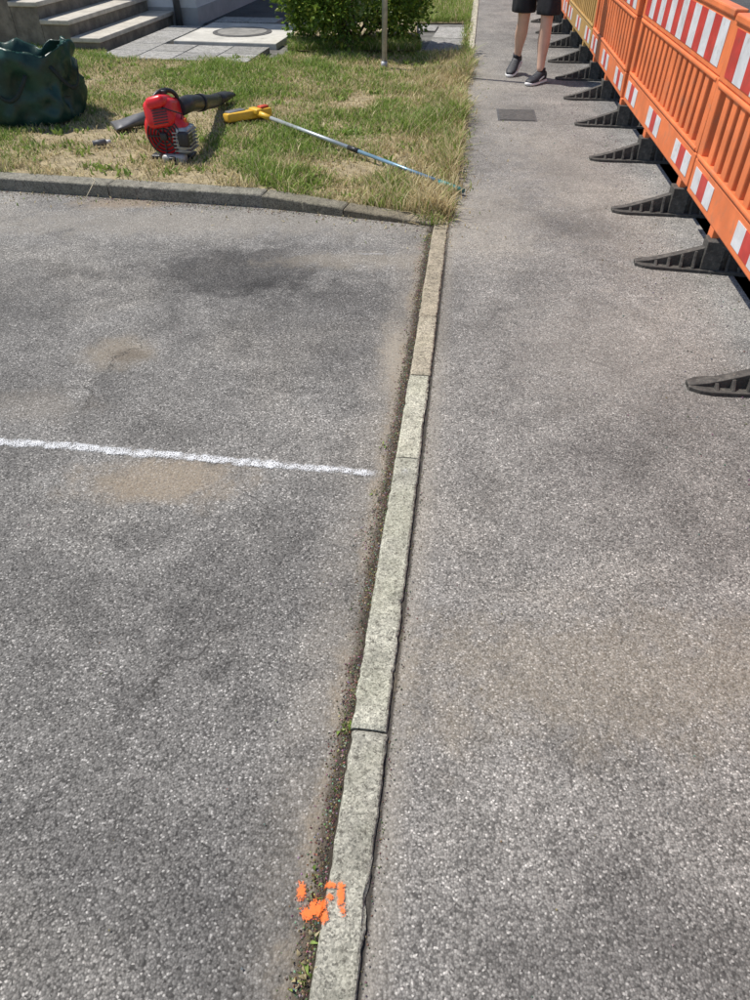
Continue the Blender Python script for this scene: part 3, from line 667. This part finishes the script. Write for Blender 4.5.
# ---------------------------------------------------------------- person walking towards camera
def person():
    e=empty('walking_person',(1.49,7.90,.004),R(-4))   # local -y = forward
    mSk=simple('skin',(.66,.42,.31),.5,.08,6,bump=.05); mSh=simple('shorts_black',(.014,.014,.017),.8,.2,20,bump=.3); mT=simple('tshirt_dark',(.03,.035,.05),.85,.15,15,bump=.3)
    J={}; E=[];Rr={}
    def v(n,p,r): J[n]=p; Rr[n]=r
    v('pel',(0,0,.93),(.14,.10)); v('waist',(0,0,1.08),(.125,.09)); v('chest',(0,-.01,1.28),(.155,.11)); v('up',(0,0,1.41),(.12,.08)); v('neck',(0,-.01,1.49),(.055,.055)); v('chin',(0,-.03,1.56),(.06,.07)); v('head',(0,-.02,1.65),(.078,.098)); v('crown',(0,-.01,1.74),(.05,.06))
    E+=[('pel','waist'),('waist','chest'),('chest','up'),('up','neck'),('neck','chin'),('chin','head'),('head','crown')]
    legs={'L':dict(hip=(.09,0,.90),th=(.105,-.07,.72),kn=(.115,-.13,.50),ka=(.115,-.13,.45),ca=(.115,-.115,.34),sh=(.113,-.15,.19),an=(.113,-.17,.085)),
          'R':dict(hip=(-.09,0,.90),th=(-.09,.02,.72),kn=(-.08,.03,.50),ka=(-.08,.05,.45),ca=(-.08,.12,.36),sh=(-.08,.19,.235),an=(-.08,.235,.14))}
    rad=dict(hip=.095,th=.085,kn=.060,ka=.057,ca=.067,sh=.042,an=.036)
    for s,q in legs.items():
        pr='pel'
        for k,p in q.items(): v(k+s,p,(rad[k],rad[k])); E.append((pr,k+s)); pr=k+s
    for s,sg,fw in (('L',1,.10),('R',-1,-.14)):
        pts=[('shd',(sg*.175,0,1.40),.06),('ua',(sg*.225,.02+fw*-.2,1.26),.046),('el',(sg*.25,.03-fw*.3,1.12),.038),('fa',(sg*.255,.0-fw*.9,1.0),.036),('wr',(sg*.25,-.03-fw*1.5,.89),.024),('pa',(sg*.247,-.04-fw*1.7,.82),.032)]
        pr='up'
        for k,p,r in pts: v(k+s,p,(r,r)); E.append((pr,k+s)); pr=k+s
        p0=Vector(pts[-1][1])
        for i in range(4):
            off=(i-1.5)*.019; ln=[.075,.085,.08,.062][i]
            a_=p0+Vector((0,off,-.035));b_=a_+Vector((-sg*.004,off*.1,-ln*.5));c_=b_+Vector((-sg*.014,0,-ln*.45))
            pr2='pa'+s
            for t,(pp,r) in enumerate(((a_,.010),(b_,.009),(c_,.007))): v('f%d%d%s'%(i,t,s),tuple(pp),(r,r)); E.append((pr2,'f%d%d%s'%(i,t,s))); pr2='f%d%d%s'%(i,t,s)
        a_=p0+Vector((-sg*.01,-.035,-.0)); b_=a_+Vector((-sg*.008,-.015,-.035)); v('t0'+s,tuple(a_),(.012,.012)); v('t1'+s,tuple(b_),(.009,.009)); E+=[('pa'+s,'t0'+s),('t0'+s,'t1'+s)]
    names=list(J); me=bpy.data.meshes.new('body'); me.from_pydata([J[n] for n in names],[(names.index(a),names.index(b)) for a,b in E],[]); me.update()
    o=bpy.data.objects.new('body',me); sc.collection.objects.link(o); o.parent=e; me.materials.append(mSk)
    o.modifiers.new('skin','SKIN'); sv=me.skin_vertices[0].data
    for i,n in enumerate(names): sv[i].radius=Rr[n]; sv[i].use_root=(n=='pel')
    ss=o.modifiers.new('s','SUBSURF'); ss.levels=2; ss.render_levels=2; o.modifiers['skin'].use_smooth_shade=True
    def ell(c,rx,ry,n=28,wr=0.,sd=0): return [Vector((c[0]+(rx+wr*noise.noise(Vector((math.cos(6.283*k/n)*3,math.sin(6.283*k/n)*3,c[2]*6+sd))))*math.cos(6.283*k/n),c[1]+(ry+wr*noise.noise(Vector((math.cos(6.283*k/n)*3+5,math.sin(6.283*k/n)*3,c[2]*6+sd))))*math.sin(6.283*k/n),c[2])) for k in range(n)]
    V,F=loft([ell((0,0,.80),.185,.135,wr=.01),ell((0,0,.88),.185,.135,wr=.012),ell((0,0,.98),.165,.12,wr=.006),ell((0,0,1.04),.15,.112)]); obj('shorts_top',V,F,mSh,e,smooth=True,subsurf=1)
    for s,sg in (('L',1),('R',-1)):
        q=legs[s]; k=Vector(q['kn']);t=Vector(q['th']);h=Vector(q['hip'])
        V,F=loft([ell((h.x,h.y,.87),.092,.12),ell((t.x,t.y,.74),.105,.118,wr=.02,sd=sg),ell(((t.x+k.x)/2+sg*.006,(t.y+k.y)/2,.63),.108,.115,wr=.03,sd=sg),ell((k.x+sg*.008,k.y*.9,.545),.108,.112,wr=.035,sd=sg),ell((k.x+sg*.008,k.y*.9,.54),.098,.10,wr=.035,sd=sg),ell(((t.x+k.x)/2,(t.y+k.y)/2,.63),.09,.09)]); obj('shorts_leg_'+s,V,F,mSh,e,smooth=True,subsurf=1)
    V,F=loft([ell((0,0,.95),.18,.13,wr=.012),ell((0,0,1.08),.165,.118,wr=.015),ell((0,-.01,1.26),.195,.132,wr=.01),ell((0,0,1.38),.20,.115),ell((0,0,1.45),.12,.085),ell((0,0,1.475),.068,.066)]); obj('tshirt',V,F,mT,e,smooth=True,subsurf=1)
    for s,sg in (('L',1),('R',-1)):
        tube('sleeve_'+s,[(sg*.13,0,1.405),(sg*.185,0,1.38),(sg*.225,.01,1.28),(sg*.235,.02,1.2)],[.07,.075,.066,.064],mT,e,18)
    V,F=loft([ell((0,.02,1.60),.088,.088),ell((0,.015,1.66),.096,.108),ell((0,.0,1.72),.088,.105),ell((0,.0,1.765),.055,.07),ell((0,0,1.78),.015,.02)]); hr=obj('hair',V,F,simple('hair',(.05,.03,.018),.7,.3,40,bump=.6,bscale=150),e,smooth=True,subsurf=1); hr.location=(0,.018,.005)
    me_=simple('eye',(.05,.04,.03),.2)
    for sg in (-1,1):
        rbox('eye',sg*.032-.010,sg*.032+.010,-.122,-.108,1.645,1.655,me_,e,.004); rbox('ear',sg*.088-.008,sg*.088+.008,-.03,.01,1.61,1.67,mSk,e,.007)
    rbox('nose',-.011,.011,-.142,-.10,1.60,1.645,mSk,e,.009); rbox('mouth',-.022,.022,-.116,-.104,1.572,1.580,simple('lips',(.4,.15,.12),.5),e,.003)
    mBs=simple('shoe_black',(.016,.018,.026),.6,.3,40,bump=.3); mWs=simple('shoe_white',(.75,.75,.74),.5,.05)
    for s,(px,py,pz),pitch,yaw in (('L',(.113,-.17,.0),0.,R(-40)),('R',(-.08,.235,.055),R(18),R(-25))):
        f=empty('shoe_'+s,(px,py,pz)); f.parent=e; f.rotation_euler=(pitch,0,yaw)
        def sec(y,w,z0,z1,n=20): return [Vector((w*math.copysign(abs(math.cos(6.283*k/n))**.75,math.cos(6.283*k/n)),y,(z0+z1)/2+(z1-z0)/2*math.copysign(abs(math.sin(6.283*k/n))**.8,math.sin(6.283*k/n)))) for k in range(n)]
        V,F=loft([sec(.085,.02,.02,.07),sec(.075,.034,.016,.098),sec(.04,.040,.016,.112),sec(.0,.043,.016,.108),sec(-.04,.045,.016,.088),sec(-.09,.050,.016,.070),sec(-.14,.049,.016,.058),sec(-.175,.037,.016,.048),sec(-.19,.018,.02,.038)]); obj('upper',V,F,mBs,f,smooth=True)
        V,F=loft([sec(.094,.024,.0,.030),sec(.08,.041,-.002,.032),sec(.03,.047,-.002,.030),sec(-.04,.050,-.002,.028),sec(-.10,.057,-.002,.028),sec(-.15,.054,-.002,.028),sec(-.185,.040,.002,.030),sec(-.205,.016,.008,.032)]); obj('sole',V,F,mWs,f,smooth=True)
        for k in range(4): rbox('lace_%d'%k,-.014,.014,-.046-k*.02,-.043-k*.02,.085-k*.0075,.091-k*.0075,mGy,f,.0015)
        for sg in (-1,1): rbox('side_stripe',sg*.047-.003,sg*.047+.003,-.07,.01,.042,.056,mWs,f,.002,2,(R(18),0,0))
        tube('sock',[(0,.02,.09),(0,.022,.125)],[.040,.038],mBs,f,16)
person()
# ---------------------------------------------------------------- light
el,az=R(60),R(-68)
S=Vector((math.sin(az)*math.cos(el),math.cos(az)*math.cos(el),math.sin(el)))
sun=bpy.data.lights.new('sun','SUN'); sun.energy=4.95; sun.angle=R(.53); sun.color=(1,.955,.885)
so=bpy.data.objects.new('sun',sun); so.rotation_euler=S.to_track_quat('Z','Y').to_euler(); so.location=(-10,5,20); sc.collection.objects.link(so)
w=bpy.data.worlds.new('World'); sc.world=w; w.use_nodes=True; nt=w.node_tree
sk=nt.nodes.new('ShaderNodeTexSky'); sk.sky_type='NISHITA'; sk.sun_disc=False; sk.sun_elevation=el; sk.sun_rotation=az%(2*math.pi); sk.altitude=300
bg=nt.nodes['Background']; bg.inputs[1].default_value=.12; nt.links.new(sk.outputs[0],bg.inputs[0])
cam=bpy.data.cameras.new('camera'); co=bpy.data.objects.new('camera',cam); sc.collection.objects.link(co)
cam.sensor_fit='VERTICAL'; cam.sensor_height=36; cam.sensor_width=27; cam.lens=24.95; cam.clip_end=2000; cam.clip_start=.05
co.location=(0,0,1.5); co.rotation_euler=(R(48),0,0); sc.camera=co
sc.view_settings.view_transform='Standard'; sc.view_settings.look='None'; sc.view_settings.exposure=0; sc.view_settings.gamma=1
